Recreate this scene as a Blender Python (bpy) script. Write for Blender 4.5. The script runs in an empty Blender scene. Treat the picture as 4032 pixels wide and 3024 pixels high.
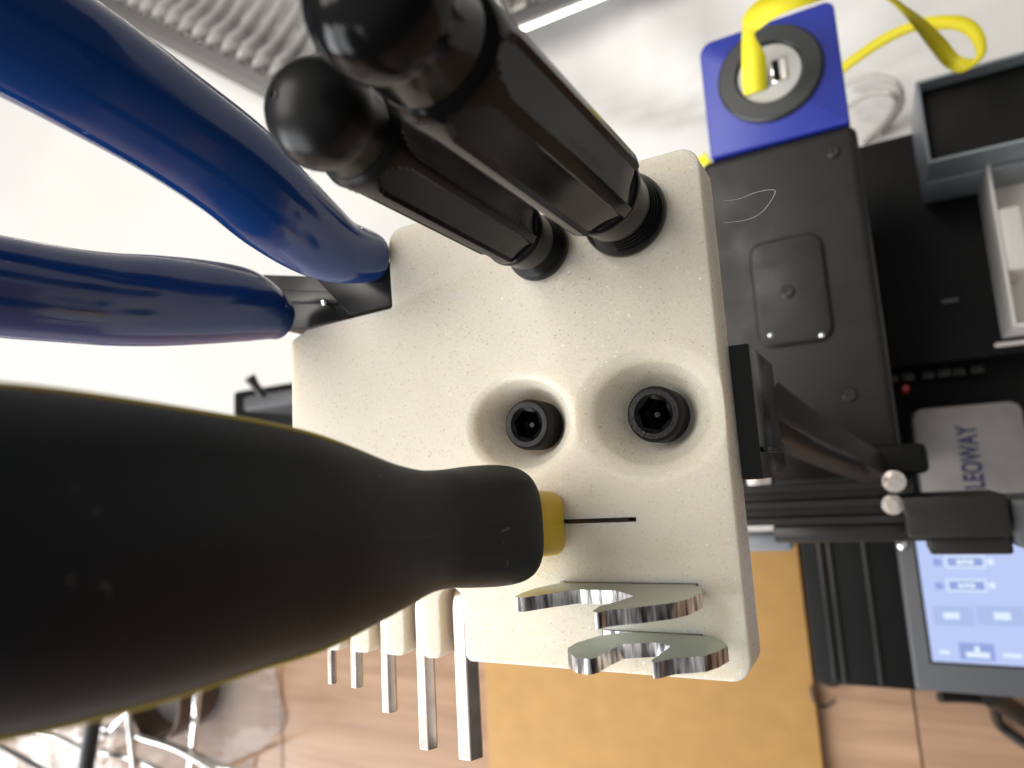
import bpy, bmesh, math, random
from mathutils import Vector, Matrix, noise
random.seed(4)
# ------------------------------------------------------------------ camera
F = 2700.0                      # focal length in photo pixels (4032 wide)
HC = 0.57                       # camera height over the wooden floor
PZ = 0.47                       # height of the top of the tool holder
CX, CY = 2016.0, 1512.0
M = Matrix(((0.87901868, -0.11938999, -0.46159744),
            (-0.05917457, -0.98797398, 0.14284882),
            (-0.47310098, -0.09825195, -0.87551243)))    # image axes -> world axes
scene = bpy.context.scene
cam_d = bpy.data.cameras.new('camera'); cam = bpy.data.objects.new('camera', cam_d)
scene.collection.objects.link(cam); scene.camera = cam
cam_d.sensor_width = 36.0; cam_d.lens = F / 4032 * 36
cam_d.clip_start = 0.005; cam_d.clip_end = 50
_m = Matrix.Identity(4)
for i in range(3):
    _m[i][0], _m[i][1], _m[i][2] = M[i][0], -M[i][1], -M[i][2]
_m[2][3] = HC
cam.matrix_world = _m
cam_d.dof.use_dof = True
cam_d.dof.focus_distance = 0.102
cam_d.dof.aperture_fstop = 23.0
# ------------------------------------------------------------------ light
world = bpy.data.worlds.new('World'); scene.world = world; world.use_nodes = True
bg = world.node_tree.nodes['Background']
bg.inputs[1].default_value = 1.0
_wt = world.node_tree; _tc = _wt.nodes.new('ShaderNodeTexCoord'); _sx = _wt.nodes.new('ShaderNodeSeparateXYZ'); _cr = _wt.nodes.new('ShaderNodeValToRGB')
_wt.links.new(_tc.outputs['Generated'], _sx.inputs[0])           # plain room: dim below, pale ceiling above
_mr = _wt.nodes.new('ShaderNodeMapRange'); _mr.inputs[1].default_value = -1; _mr.inputs[2].default_value = 1
_wt.links.new(_sx.outputs['Z'], _mr.inputs[0]); _wt.links.new(_mr.outputs[0], _cr.inputs[0]); _wt.links.new(_cr.outputs[0], bg.inputs[0])
_e = _cr.color_ramp.elements; _e[0].position = 0.0; _e[0].color = (0.06, 0.055, 0.05, 1); _e[1].position = 1.0; _e[1].color = (0.62, 0.61, 0.59, 1)
for _p, _v in ((0.5, 0.045), (0.62, 0.09), (0.74, 0.30), (0.86, 0.50)):
    _q = _e.new(_p); _q.color = (_v, _v * 0.97, _v * 0.93, 1)
def area(name, loc, aim, sx, sy, power, col):
    l = bpy.data.lights.new(name, 'AREA'); l.shape = 'RECTANGLE'; l.size = sx; l.size_y = sy
    l.energy = power; l.color = col
    o = bpy.data.objects.new(name, l); scene.collection.objects.link(o)
    o.location = loc
    o.rotation_euler = (Vector(aim) - Vector(loc)).to_track_quat('-Z', 'Y').to_euler()
    return o
area('window_light', (-1.55, -1.95, 1.25), (-0.2, 0.1, 0.3), 2.0, 1.6, 66, (0.95, 0.975, 1.0))
area('side_highlight_light', (-2.7, -1.0, 0.95), (-0.2, 0.1, 0.4), 0.7, 1.5, 34, (0.96, 0.98, 1.0))  # extra lamp left of the window, added for highlights along the blue grips
area('ceiling_light', (-1.1, 0.55, 2.2), (-0.2, 0.2, 0.4), 1.9, 1.2, 52, (1.0, 0.95, 0.88))
scene.view_settings.view_transform = 'Standard'; scene.view_settings.look = 'None'
scene.view_settings.exposure = -0.05; scene.view_settings.gamma = 1.0
scene.cycles.max_bounces = 8

# ------------------------------------------------------------------ pixel helpers
def ray(px, py):
    return M @ Vector(((px - CX) / F, (py - CY) / F, 1.0))
def W(px, py, z):
    r = ray(px, py); t = (z - HC) / r.z
    return Vector((r.x * t, r.y * t, z))
def WY(px, py, y0):
    r = ray(px, py); t = y0 / r.y
    return Vector((r.x * t, y0, HC + r.z * t))
def depth(p):
    return (M.transposed() @ (Vector(p) - Vector((0, 0, HC)))).z
def mm(px, p):                      # pixels -> metres at a point
    return px * depth(p) / F
def zat(B, x):                      # height at which the vertical axis through B crosses image column x
    o = M.transposed() @ Vector((B[0], B[1], 0)); d = M.transposed() @ Vector((0, 0, -1)); k = (x - CX) / F
    return HC - (k * o.z - o.x) / (d.x - k * d.z)

# ------------------------------------------------------------------ mesh helpers
COL = scene.collection
def mk(name, verts, faces, mat, parent=None, smooth=30):
    me = bpy.data.meshes.new(name)
    me.from_pydata([tuple(v) for v in verts], [], faces); me.update()
    bm = bmesh.new(); bm.from_mesh(me); bmesh.ops.recalc_face_normals(bm, faces=bm.faces); bm.to_mesh(me); bm.free()
    return wrap(name, me, mat, parent, smooth)
def wrap(name, me, mat, parent=None, smooth=30):
    if smooth:
        me.shade_smooth(); me.set_sharp_from_angle(angle=math.radians(smooth))
    me.materials.clear(); me.materials.append(mat)
    o = bpy.data.objects.new(name, me); COL.objects.link(o)
    if parent: put(o, parent)
    return o
def put(o, parent):
    bpy.context.view_layer.update()
    o.parent = parent; o.matrix_parent_inverse = parent.matrix_basis.inverted()
def frombm(name, bm, mat, parent=None, smooth=30):
    bmesh.ops.recalc_face_normals(bm, faces=bm.faces)
    me = bpy.data.meshes.new(name); bm.to_mesh(me); bm.free()
    return wrap(name, me, mat, parent, smooth)
def thing(name, loc, label, cat, group=None):
    o = bpy.data.objects.new(name, None); COL.objects.link(o); o.location = loc
    o.empty_display_size = 0.01
    return tag(o, label, cat, group)
def tag(o, label, cat, group=None):
    o['label'] = label; o['category'] = cat
    if group: o['group'] = group
    return o
def prism_bm(poly, z0, z1, bev=0.0, seg=2):
    bm = bmesh.new()
    vb = [bm.verts.new((p[0], p[1], z0)) for p in poly]; vt = [bm.verts.new((p[0], p[1], z1)) for p in poly]
    n = len(poly)
    ft = bm.faces.new(vt); fb = bm.faces.new(vb[::-1])
    for i in range(n): bm.faces.new((vb[i], vb[(i + 1) % n], vt[(i + 1) % n], vt[i]))
    bm.normal_update()
    if bev:
        es = list(set(list(ft.edges) + list(fb.edges)))
        bmesh.ops.bevel(bm, geom=es, offset=bev, segments=seg, profile=0.5, affect='EDGES', clamp_overlap=True)
    return bm
def box(name, x0, x1, y0, y1, z0, z1, mat, parent=None, bev=0.001, seg=2, rot=0.0, tilt=None):
    bm = bmesh.new(); bmesh.ops.create_cube(bm, size=1)
    bmesh.ops.scale(bm, vec=(x1 - x0, y1 - y0, z1 - z0), verts=bm.verts)
    if bev: bmesh.ops.bevel(bm, geom=list(bm.edges), offset=bev, segments=seg, profile=0.5, affect='EDGES', clamp_overlap=True)
    if rot: bmesh.ops.rotate(bm, cent=(0, 0, 0), matrix=Matrix.Rotation(rot, 3, 'Z'), verts=bm.verts)
    if tilt: bmesh.ops.rotate(bm, cent=(0, 0, 0), matrix=tilt, verts=bm.verts)
    bmesh.ops.translate(bm, vec=((x0 + x1) / 2, (y0 + y1) / 2, (z0 + z1) / 2), verts=bm.verts)
    return frombm(name, bm, mat, parent)
def round_poly(pts, rad, n=6):
    out = []; k = len(pts)
    for i in range(k):
        p = Vector(pts[i][:2]); a = Vector(pts[i - 1][:2]) - p; b = Vector(pts[(i + 1) % k][:2]) - p
        r = rad[i] if isinstance(rad, (list, tuple)) else rad
        if r <= 0: out.append(tuple(p)); continue
        la, lb = a.length, b.length; a.normalize(); b.normalize()
        ang = a.angle(b); t = min(r / math.tan(ang / 2), la * .49, lb * .49); r2 = t * math.tan(ang / 2)
        c = p + (a + b).normalized() * (r2 / math.sin(ang / 2))
        s = p + a * t - c; e = p + b * t - c
        a0 = math.atan2(s.y, s.x); a1 = math.atan2(e.y, e.x); dd = (a1 - a0 + math.pi) % (2 * math.pi) - math.pi
        for j in range(n + 1):
            th = a0 + dd * j / n; out.append((c.x + r2 * math.cos(th), c.y + r2 * math.sin(th)))
    return out
def loft(name, rings, mat, parent=None, closed=True, caps=True, smooth=40):
    n = len(rings[0]); verts = [v for r in rings for v in r]; faces = []
    for i in range(len(rings) - 1):
        for j in range(n if closed else n - 1):
            a, b = i * n + j, i * n + (j + 1) % n
            faces.append((a, b, b + n, a + n))
    if caps:
        faces.append(tuple(range(n))[::-1]); faces.append(tuple(range((len(rings) - 1) * n, len(rings) * n)))
    return mk(name, verts, faces, mat, parent, smooth)
def lathe(name, prof, cx, cy, mat, parent=None, n=48, axis=Vector((0, 0, 1)), base=None, smooth=35, caps=True):
    q = Vector((0, 0, 1)).rotation_difference(axis)
    rings = []
    for r, z in prof:
        ring = []
        for j in range(n):
            a = 2 * math.pi * j / n
            v = q @ Vector((r * math.cos(a), r * math.sin(a), z))
            ring.append(v + (base if base else Vector((cx, cy, 0))))
        rings.append(ring)
    return loft(name, rings, mat, parent, True, caps, smooth)
def catmull(pts, per=6):
    out = []
    P = [pts[0]] + list(pts) + [pts[-1]]
    for i in range(1, len(P) - 2):
        for j in range(per):
            t = j / per; a, b, c, d = P[i - 1], P[i], P[i + 1], P[i + 2]
            out.append(tuple(0.5 * ((2 * b[k]) + (-a[k] + c[k]) * t + (2 * a[k] - 5 * b[k] + 4 * c[k] - d[k]) * t * t + (-a[k] + 3 * b[k] - 3 * c[k] + d[k]) * t ** 3) for k in range(len(b))))
    out.append(tuple(pts[-1])); return out
def tube(name, pts, r, mat, parent=None, n=8, smooth=60, square=False):
    pts = [Vector(p) for p in pts]; rings = []; up = Vector((0, 0, 1))
    for i, p in enumerate(pts):
        t = (pts[min(i + 1, len(pts) - 1)] - pts[max(i - 1, 0)]).normalized()
        s = t.cross(up)
        if s.length < 1e-4: s = t.cross(Vector((0, 1, 0)))
        s.normalize(); u = s.cross(t)
        rr = r[i] if isinstance(r, (list, tuple)) else r
        rings.append([p + (s * math.cos(2 * math.pi * j / n) + u * math.sin(2 * math.pi * j / n)) * rr for j in range(n)])
    return loft(name, rings, mat, parent, smooth=smooth)

# ------------------------------------------------------------------ materials
def mat(name, col, rough=0.5, metal=0.0, spec=0.5, coat=0.0, noise_s=0, noise_a=0.0, bump=0.0, bump_s=200, sss=0.0, rvar=0.0, trans=0.0, bump_d=0.001, ior=None):
    m = bpy.data.materials.new(name); m.use_nodes = True
    nt = m.node_tree; b = nt.nodes['Principled BSDF']
    b.inputs['Base Color'].default_value = (*col, 1); b.inputs['Roughness'].default_value = rough
    b.inputs['Metallic'].default_value = metal; b.inputs['Specular IOR Level'].default_value = spec
    b.inputs['Coat Weight'].default_value = coat
    if trans: b.inputs['Transmission Weight'].default_value = trans
    if ior: b.inputs['IOR'].default_value = ior
    tc = nt.nodes.new('ShaderNodeTexCoord'); nt.nodes.new('ShaderNodeMapping')
    def nz(sc, det=4):
        t = nt.nodes.new('ShaderNodeTexNoise'); t.inputs['Scale'].default_value = sc; t.inputs['Detail'].default_value = det
        nt.links.new(tc.outputs['Object'], t.inputs['Vector']); return t
    if noise_a:
        t = nz(noise_s); r = nt.nodes.new('ShaderNodeMapRange')
        r.inputs[1].default_value = 0.3; r.inputs[2].default_value = 0.7
        r.inputs[3].default_value = 1 - noise_a; r.inputs[4].default_value = 1 + noise_a
        nt.links.new(t.outputs[0], r.inputs[0])
        mx = nt.nodes.new('ShaderNodeVectorMath'); mx.operation = 'SCALE'; mx.inputs[0].default_value = col
        nt.links.new(r.outputs[0], mx.inputs['Scale']); nt.links.new(mx.outputs[0], b.inputs['Base Color'])
    if rvar:
        t = nz(90, 6); r = nt.nodes.new('ShaderNodeMapRange'); r.inputs[1].default_value = .35; r.inputs[2].default_value = .65
        r.inputs[3].default_value = max(0.02, rough - rvar); r.inputs[4].default_value = rough + rvar
        nt.links.new(t.outputs[0], r.inputs[0]); nt.links.new(r.outputs[0], b.inputs['Roughness'])
    if bump:
        t = nz(bump_s, 5); bp = nt.nodes.new('ShaderNodeBump'); bp.inputs['Strength'].default_value = bump
        bp.inputs['Distance'].default_value = bump_d
        nt.links.new(t.outputs[0], bp.inputs['Height']); nt.links.new(bp.outputs[0], b.inputs['Normal'])
    if sss:
        b.inputs['Subsurface Weight'].default_value = sss; b.inputs['Subsurface Radius'].default_value = (1.0, 0.75, 0.45)
        b.inputs['Subsurface Scale'].default_value = 0.0042
    return m
def emis(name, col, s=1.0):
    m = bpy.data.materials.new(name); m.use_nodes = True; b = m.node_tree.nodes['Principled BSDF']
    b.inputs['Base Color'].default_value = (0.02, 0.02, 0.03, 1); b.inputs['Roughness'].default_value = 0.25
    b.inputs['Emission Color'].default_value = (*col, 1); b.inputs['Emission Strength'].default_value = s
    return m

def holder_material():
    m = mat('white_printed_resin', (0.72, 0.668, 0.565), rough=0.38, sss=0.8, spec=0.45)
    nt = m.node_tree; b = nt.nodes['Principled BSDF']; L = nt.links
    tc = nt.nodes.new('ShaderNodeTexCoord')
    def nz(sc, det=3, rough=0.5):
        t = nt.nodes.new('ShaderNodeTexNoise'); t.inputs['Scale'].default_value = sc; t.inputs['Detail'].default_value = det
        t.inputs['Roughness'].default_value = rough
        L.new(tc.outputs['Object'], t.inputs['Vector']); return t
    def ramp(src, a, c, lo, hi):
        r = nt.nodes.new('ShaderNodeMapRange'); r.inputs[1].default_value = a; r.inputs[2].default_value = c
        r.inputs[3].default_value = lo; r.inputs[4].default_value = hi; L.new(src, r.inputs[0]); return r.outputs[0]
    grain = ramp(nz(2600, 2).outputs[0], 0.3, 0.7, 0.965, 1.035)
    specks = ramp(nz(1700, 2).outputs[0], 0.71, 0.80, 1.0, 0.84)      # dark flecks in the print
    cloud = ramp(nz(32, 5).outputs[0], 0.3, 0.7, 0.94, 1.05)
    x = nt.nodes.new('ShaderNodeMath'); x.operation = 'MULTIPLY'; L.new(grain, x.inputs[0]); L.new(specks, x.inputs[1])
    y = nt.nodes.new('ShaderNodeMath'); y.operation = 'MULTIPLY'; L.new(x.outputs[0], y.inputs[0]); L.new(cloud, y.inputs[1])
    v = nt.nodes.new('ShaderNodeVectorMath'); v.operation = 'SCALE'; v.inputs[0].default_value = (0.72, 0.668, 0.565)
    L.new(y.outputs[0], v.inputs['Scale']); L.new(v.outputs[0], b.inputs['Base Color'])
    vo = nt.nodes.new('ShaderNodeTexVoronoi'); vo.inputs['Scale'].default_value = 4200; L.new(tc.outputs['Object'], vo.inputs['Vector'])
    wn = nt.nodes.new('ShaderNodeTexWhiteNoise'); L.new(vo.outputs['Position'], wn.inputs['Vector'])
    sp = ramp(wn.outputs['Value'], 0.93, 0.95, 0.46, 0.24); L.new(sp, b.inputs['Roughness'])
    # glittering flakes: a few voronoi cells each tilt their own way
    ge = nt.nodes.new('ShaderNodeNewGeometry'); sb = nt.nodes.new('ShaderNodeVectorMath'); sb.operation = 'SUBTRACT'; sb.inputs[1].default_value = (.5, .5, .5)
    L.new(vo.outputs['Color'], sb.inputs[0]); mk_ = ramp(wn.outputs['Value'], 0.93, 0.95, 0.12, 0.8)
    sc_ = nt.nodes.new('ShaderNodeVectorMath'); sc_.operation = 'SCALE'; L.new(sb.outputs[0], sc_.inputs[0]); L.new(mk_, sc_.inputs['Scale'])
    ad = nt.nodes.new('ShaderNodeVectorMath'); ad.operation = 'ADD'; L.new(ge.outputs['Normal'], ad.inputs[0]); L.new(sc_.outputs[0], ad.inputs[1])
    no = nt.nodes.new('ShaderNodeVectorMath'); no.operation = 'NORMALIZE'; L.new(ad.outputs[0], no.inputs[0])
    bp = nt.nodes.new('ShaderNodeBump'); bp.inputs['Strength'].default_value = 0.4; bp.inputs['Distance'].default_value = 0.00006
    L.new(nz(2400, 2).outputs[0], bp.inputs['Height']); L.new(no.outputs[0], bp.inputs['Normal']); L.new(bp.outputs[0], b.inputs['Normal'])
    return m
def wood_material(name, c1, c2, rough=0.32, sx=1.2, sy=16):
    m = mat(name, c1, rough=rough, spec=0.5)
    nt = m.node_tree; b = nt.nodes['Principled BSDF']; L = nt.links
    tc = nt.nodes.new('ShaderNodeTexCoord'); mp = nt.nodes.new('ShaderNodeMapping'); mp.inputs['Scale'].default_value = (sx, sy, 1)
    oi = nt.nodes.new('ShaderNodeObjectInfo'); ad = nt.nodes.new('ShaderNodeVectorMath'); ad.operation = 'ADD'
    L.new(tc.outputs['Object'], ad.inputs[0]); L.new(oi.outputs['Random'], ad.inputs[1]); L.new(ad.outputs[0], mp.inputs['Vector'])
    n1 = nt.nodes.new('ShaderNodeTexNoise'); n1.inputs['Scale'].default_value = 3; n1.inputs['Detail'].default_value = 8; n1.inputs['Distortion'].default_value = 1.2
    L.new(mp.outputs[0], n1.inputs['Vector'])
    cr = nt.nodes.new('ShaderNodeValToRGB'); cr.color_ramp.elements[0].position = .3; cr.color_ramp.elements[1].position = .72
    cr.color_ramp.elements[0].color = (*c2, 1); cr.color_ramp.elements[1].color = (*c1, 1)
    L.new(n1.outputs[0], cr.inputs[0]); L.new(cr.outputs[0], b.inputs['Base Color'])
    return m

MAT = {}
MAT['holder'] = holder_material()
MAT['black_gloss'] = mat('glossy_black_plastic', (0.0055, 0.0056, 0.006), rough=0.15, spec=0.17, rvar=0.05, bump=0.04, bump_s=60)
MAT['black_satin'] = mat('satin_black_plastic', (0.0085, 0.0087, 0.009), rough=0.3, spec=0.22, rvar=0.08)
MAT['rubber'] = mat('black_soft_grip', (0.0085, 0.0108, 0.0135), rough=0.55, spec=0.22, noise_s=25, noise_a=0.12, bump=0.25, bump_s=3500, bump_d=0.0001)
MAT['blue'] = mat('blue_dipped_vinyl', (0.005, 0.036, 0.17), rough=0.16, spec=0.5, coat=0.25, rvar=0.05, bump=0.05, bump_s=45)
def dust(m, scale, thr, col):
    nt = m.node_tree; b = nt.nodes['Principled BSDF']; L = nt.links
    tc = nt.nodes.new('ShaderNodeTexCoord'); t = nt.nodes.new('ShaderNodeTexNoise'); t.inputs['Scale'].default_value = scale; t.inputs['Detail'].default_value = 2
    t.inputs['Distortion'].default_value = 1.5
    L.new(tc.outputs['Object'], t.inputs['Vector'])
    r = nt.nodes.new('ShaderNodeMapRange'); r.inputs[1].default_value = thr; r.inputs[2].default_value = thr + .03; L.new(t.outputs[0], r.inputs[0])
    mx = nt.nodes.new('ShaderNodeMix'); mx.data_type = 'RGBA'; src = b.inputs['Base Color'].links
    mx.inputs[7].default_value = (*col, 1); L.new(r.outputs[0], mx.inputs[0])
    if src: L.new(src[0].from_socket, mx.inputs[6])
    else: mx.inputs[6].default_value = b.inputs['Base Color'].default_value
    L.new(mx.outputs[2], b.inputs['Base Color'])
dust(MAT['rubber'], 620, 0.745, (0.10, 0.10, 0.10)); dust(MAT['blue'], 260, 0.755, (0.14, 0.16, 0.28)); dust(MAT['black_gloss'], 420, 0.76, (0.08, 0.08, 0.08)); dust(MAT['black_satin'], 420, 0.75, (0.06, 0.06, 0.06))
MAT['black_steel'] = mat('black_phosphated_steel', (0.018, 0.018, 0.018), rough=0.38, spec=0.5, metal=0.3, noise_s=120, noise_a=0.3, rvar=0.1)
MAT['bolt'] = mat('black_oxide_bolt', (0.005, 0.005, 0.0055), rough=0.3, spec=0.16, metal=0.0, bump=0.4, bump_s=1800, bump_d=0.00012, rvar=0.15)
MAT['yellow'] = mat('mustard_yellow_plastic', (0.72, 0.47, 0.008), rough=0.42, noise_s=200, noise_a=0.05)
MAT['seam'] = mat('olive_yellow_plastic', (0.60, 0.48, 0.08), rough=0.5)
MAT['nickel'] = mat('nickel_plated_steel', (0.66, 0.60, 0.56), rough=0.34, metal=1.0, noise_s=420, noise_a=0.10, rvar=0.12, bump=0.12, bump_s=700, bump_d=0.0003)
MAT['zinc'] = mat('zinc_plated_face', (0.53, 0.57, 0.53), rough=0.42, metal=1.0, noise_s=60, noise_a=0.12, rvar=0.08)
MAT['zinc_edge'] = mat('stamped_zinc_edge', (0.62, 0.62, 0.63), rough=0.28, metal=1.0)
def edge_streaks(m):
    nt = m.node_tree; b = nt.nodes['Principled BSDF']; L = nt.links
    tc = nt.nodes.new('ShaderNodeTexCoord'); mp = nt.nodes.new('ShaderNodeMapping'); mp.inputs['Scale'].default_value = (900, 120, 900)
    t = nt.nodes.new('ShaderNodeTexNoise'); t.inputs['Scale'].default_value = 1.0; t.inputs['Detail'].default_value = 3
    cr = nt.nodes.new('ShaderNodeValToRGB'); cr.color_ramp.elements[0].position = .38; cr.color_ramp.elements[1].position = .6
    cr.color_ramp.elements[0].color = (.13, .125, .13, 1); cr.color_ramp.elements[1].color = (.82, .82, .83, 1)
    L.new(tc.outputs['Object'], mp.inputs['Vector']); L.new(mp.outputs[0], t.inputs['Vector']); L.new(t.outputs[0], cr.inputs[0]); L.new(cr.outputs[0], b.inputs['Base Color'])
    bp = nt.nodes.new('ShaderNodeBump'); bp.inputs['Strength'].default_value = .8; bp.inputs['Distance'].default_value = .0003
    L.new(t.outputs[0], bp.inputs['Height']); L.new(bp.outputs[0], b.inputs['Normal'])
edge_streaks(MAT['zinc_edge'])
MAT['chrome'] = mat('chrome', (0.75, 0.74, 0.72), rough=0.12, metal=1.0)
MAT['blade'] = mat('dark_blade_steel', (0.10, 0.09, 0.085), rough=0.3, metal=1.0)
MAT['psu'] = mat('charcoal_sheet_metal', (0.015, 0.0142, 0.0128), rough=0.42, spec=0.3, noise_s=12, noise_a=0.1, rvar=0.08)
MAT['blue_print'] = mat('royal_blue_print', (0.020, 0.035, 0.30), rough=0.42, noise_s=30, noise_a=0.06)
MAT['dark'] = mat('black_printer_plastic', (0.005, 0.005, 0.005), rough=0.5, spec=0.15, noise_s=20, noise_a=0.2)
MAT['extrusion'] = mat('black_anodised_aluminium', (0.022, 0.021, 0.020), rough=0.34, metal=0.4, noise_s=14, noise_a=0.2)
MAT['bezel'] = mat('grey_bezel_plastic', (0.075, 0.078, 0.085), rough=0.42)
MAT['grey_tray'] = mat('blue_grey_plastic', (0.23, 0.26, 0.285), rough=0.4, noise_s=15, noise_a=0.1)
MAT['ring'] = mat('dark_grey_ring', (0.022, 0.024, 0.024), rough=0.4)
MAT['pale_grey'] = mat('pale_grey_plastic', (0.42, 0.42, 0.40), rough=0.4)
MAT['white_pl'] = mat('white_plastic', (0.72, 0.68, 0.64), rough=0.4)
MAT['strap'] = mat('lemon_yellow_strap', (0.78, 0.68, 0.02), rough=0.6, bump=0.3, bump_s=900, bump_d=0.0004)
MAT['sheet'] = mat('white_table_sheet', (0.61, 0.597, 0.58), rough=0.5, spec=0.35, noise_s=4, noise_a=0.025, bump=0.25, bump_s=9, bump_d=0.01)
MAT['foil'] = mat('aluminium_foil', (0.82, 0.80, 0.77), rough=0.15, metal=1.0, rvar=0.04)
MAT['mdf'] = mat('tan_fibreboard', (0.45, 0.258, 0.087), rough=0.55, spec=0.3, noise_s=60, noise_a=0.06, bump=0.1, bump_s=300)
MAT['wood'] = wood_material('oak_laminate', (0.44, 0.275, 0.17), (0.28, 0.16, 0.095))
MAT['silver_label'] = mat('brushed_silver_label', (0.24, 0.225, 0.215), rough=0.42, metal=0.5, noise_s=40, noise_a=0.18)
MAT['navy_ink'] = mat('navy_ink', (0.012, 0.012, 0.07), rough=0.5)
MAT['clear'] = mat('clear_film', (0.95, 0.96, 0.97), rough=0.06, spec=0.6, trans=0.85, ior=1.25, bump=0.5, bump_s=10, bump_d=0.02)
MAT['brown'] = mat('brown_pot', (0.10, 0.06, 0.045), rough=0.35, noise_s=10, noise_a=0.3)
MAT['red'] = mat('red_cap', (0.55, 0.05, 0.03), rough=0.4)
MAT['fibre'] = mat('pale_fibre', (0.7, 0.66, 0.6), rough=0.5)
MAT['cable'] = mat('black_cable', (0.012, 0.012, 0.012), rough=0.45)

# ================================================================== setting
YE = W(600, 2150, 0).y                       # the white sheet ends here, the bare floor goes on
fl = box('floor', -3.0, 1.2, -2.2, 1.6, -0.04, -0.006, MAT['wood'], bev=0); fl['kind'] = 'structure'
pw, joint = 0.165, 0.0012
xj = W(3612, 2850, 0).x; xj2 = W(1112, 2800, 0).x
rows = [(-0.105, YE - 0.002)] + [(-0.105 - 0.22 * (k + 1), -0.105 - 0.22 * k) for k in range(7)]
for k, (y0, y1) in enumerate(rows):
    xs = [-2.6 + (k * 0.37) % 0.9, xj2 if k < 3 else -0.9 + 0.2 * (k % 2), xj if k < 4 else 0.1, 0.9]
    xs = sorted(xs)
    for a, b_ in zip([-3.0] + xs, xs + [1.2]):
        if b_ - a < 0.02: continue
        p = box('plank', a + joint / 2, b_ - joint / 2, y0 + joint / 2, y1 - joint / 2, -0.0058, 0.0, MAT['wood'], fl, bev=0.0006, seg=1)

# white sheet over the table behind the printer: soft folds
bm = bmesh.new(); NX, NY = 150, 100; X0, X1, Y0, Y1 = -3.0, 1.2, YE, 1.6
g = []
for j in range(NY + 1):
    row = []
    for i in range(NX + 1):
        x = X0 + (X1 - X0) * i / NX; y = Y0 + (Y1 - Y0) * (j / NY) ** 1.3
        q = Vector((x * 2.2, y * 2.2, 0.3)); z = 0.004 + 0.004 * noise.noise(q)
        # folds fanning out from under the blue box
        dx, dy = x + 0.02, y - 0.27; r = math.hypot(dx, dy); a = math.atan2(dy, dx)
        w = math.exp(-((r - 0.10) / 0.16) ** 2)
        z += w * (0.008 * math.sin(a * 9 + 3 * noise.noise(Vector((x * 6, y * 6, 1)))) + 0.008)
        row.append(bm.verts.new((x, y, max(z, 0.0015))))
    g.append(row)
for j in range(NY):
    for i in range(NX): bm.faces.new((g[j][i], g[j][i + 1], g[j + 1][i + 1], g[j + 1][i]))
sh = frombm('table_sheet', bm, MAT['sheet'], smooth=80); sh['kind'] = 'structure'

# ================================================================== tool holder
XR = 0.5 * (W(2772, 640, PZ).x + W(2930, 2600, PZ).x); XL = 0.5 * (W(1146, 1350, PZ).x + W(1150, 1750, PZ).x)
YT = 0.5 * (W(2700, 572, PZ).y + W(1560, 905, PZ).y); YB = 0.5 * (W(1905, 2615, PZ).y + W(2880, 2680, PZ).y)
TH = 0.0088
keys = [  # name, across flats mm, axis column/row at the free end, row at the bend
    (1.5, 1310, 2690, 2440), (2.0, 1408, 2704, 2420), (2.5, 1537, 2800, 2410), (3.0, 1690, 2943, 2400), (4.0, 1856, 2980, 2400)]
kinfo = []
for af, px, py, bend in keys:
    zc = PZ - 0.0016 - af / 2000
    e = W(px, py, zc); bnd = W(px - 12, bend, zc)
    kinfo.append((af / 1000, e.x, e.y, bnd.y, zc))
out = [(XR, YB), (XR, YT)]; rad = [0.0028, 0.0028]
nb = W(1543, 1211, PZ); out += [(W(1525, 915, PZ).x, YT), (nb.x, nb.y)]; rad += [0.003, 0.0006]
n2 = W(1207, 1297, PZ); out += [(n2.x, n2.y), (XL, W(1146, 1345, PZ).y), (XL, YB)]; rad += [0.001, 0.0015, 0.0025]
for af, kx, ke, kb, zc in kinfo:
    w = af * 0.55 + 0.0002; yi = kb + af * 0.75 + 0.0012
    kx2 = kx - 0.0003
    out += [(kx2 - w, YB), (kx2 - w, yi), (kx2 + w, yi), (kx2 + w, YB)]; rad += [0.0013, w * 0.98, w * 0.98, 0.0013]
poly = round_poly(out, rad, 6)
bm = prism_bm(poly, PZ - TH, PZ, bev=0.0006, seg=3)
bmesh.ops.recalc_face_normals(bm, faces=bm.faces)
me = bpy.data.meshes.new('tmp'); bm.to_mesh(me); bm.free()
tmp = bpy.data.objects.new('tmp', me); COL.objects.link(tmp)
cut = []
def cutter(ob): ob.hide_render = True; cut.append(ob); return ob
DM = MAT['holder']
R1 = W(2045, 1668, PZ); R2 = W(2550, 1625, PZ)
r1 = mm(208, R1); r2 = mm(278, R2)
def dish(c, r, lip, dep, rb, sx_, pw_):
    pr = [(0.0002, PZ - dep)] + [(rb * k / 3, PZ - dep) for k in (1, 2, 3)]
    for k in range(1, 11):                      # flared flank up to the lip
        t = k / 10; pr.append((rb + (r - lip - rb) * t ** pw_, PZ - dep + (dep - lip * 0.45) * t))
    for k in range(1, 8):
        t = k / 7; pr.append((r - lip + lip * t, PZ - lip * 0.45 * (1 - t) ** 1.8 + 1e-5))
    pr.append((r + lip, PZ + 0.002))
    o = lathe('cut', pr, c.x, c.y, DM, n=72)
    for v in o.data.vertices: v.co.x = c.x + (v.co.x - c.x) * (1 + (sx_ - 1) * min(1, max(0, (v.co.z - PZ + dep) / dep)))
    return cutter(o)
dish(R1, r1, 0.0012, 0.0081, 0.0044, 1.22, 1.0); dish(R2, r2, 0.0026, 0.0082, 0.0046, 1.2, 0.95)
S1 = W(2470, 858, PZ); S2 = W(2130, 985, PZ)
for S, r in ((S1, 0.0032), (S2, 0.0028)): cutter(lathe('cut', [(r, PZ - TH - .001), (r, PZ + .001)], S.x, S.y, DM, n=24))
KB = W(2115, 2062, PZ)                           # foot of the scraper
slA, slB = W(2219, 2056, PZ), W(2508, 2042, PZ)
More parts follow.
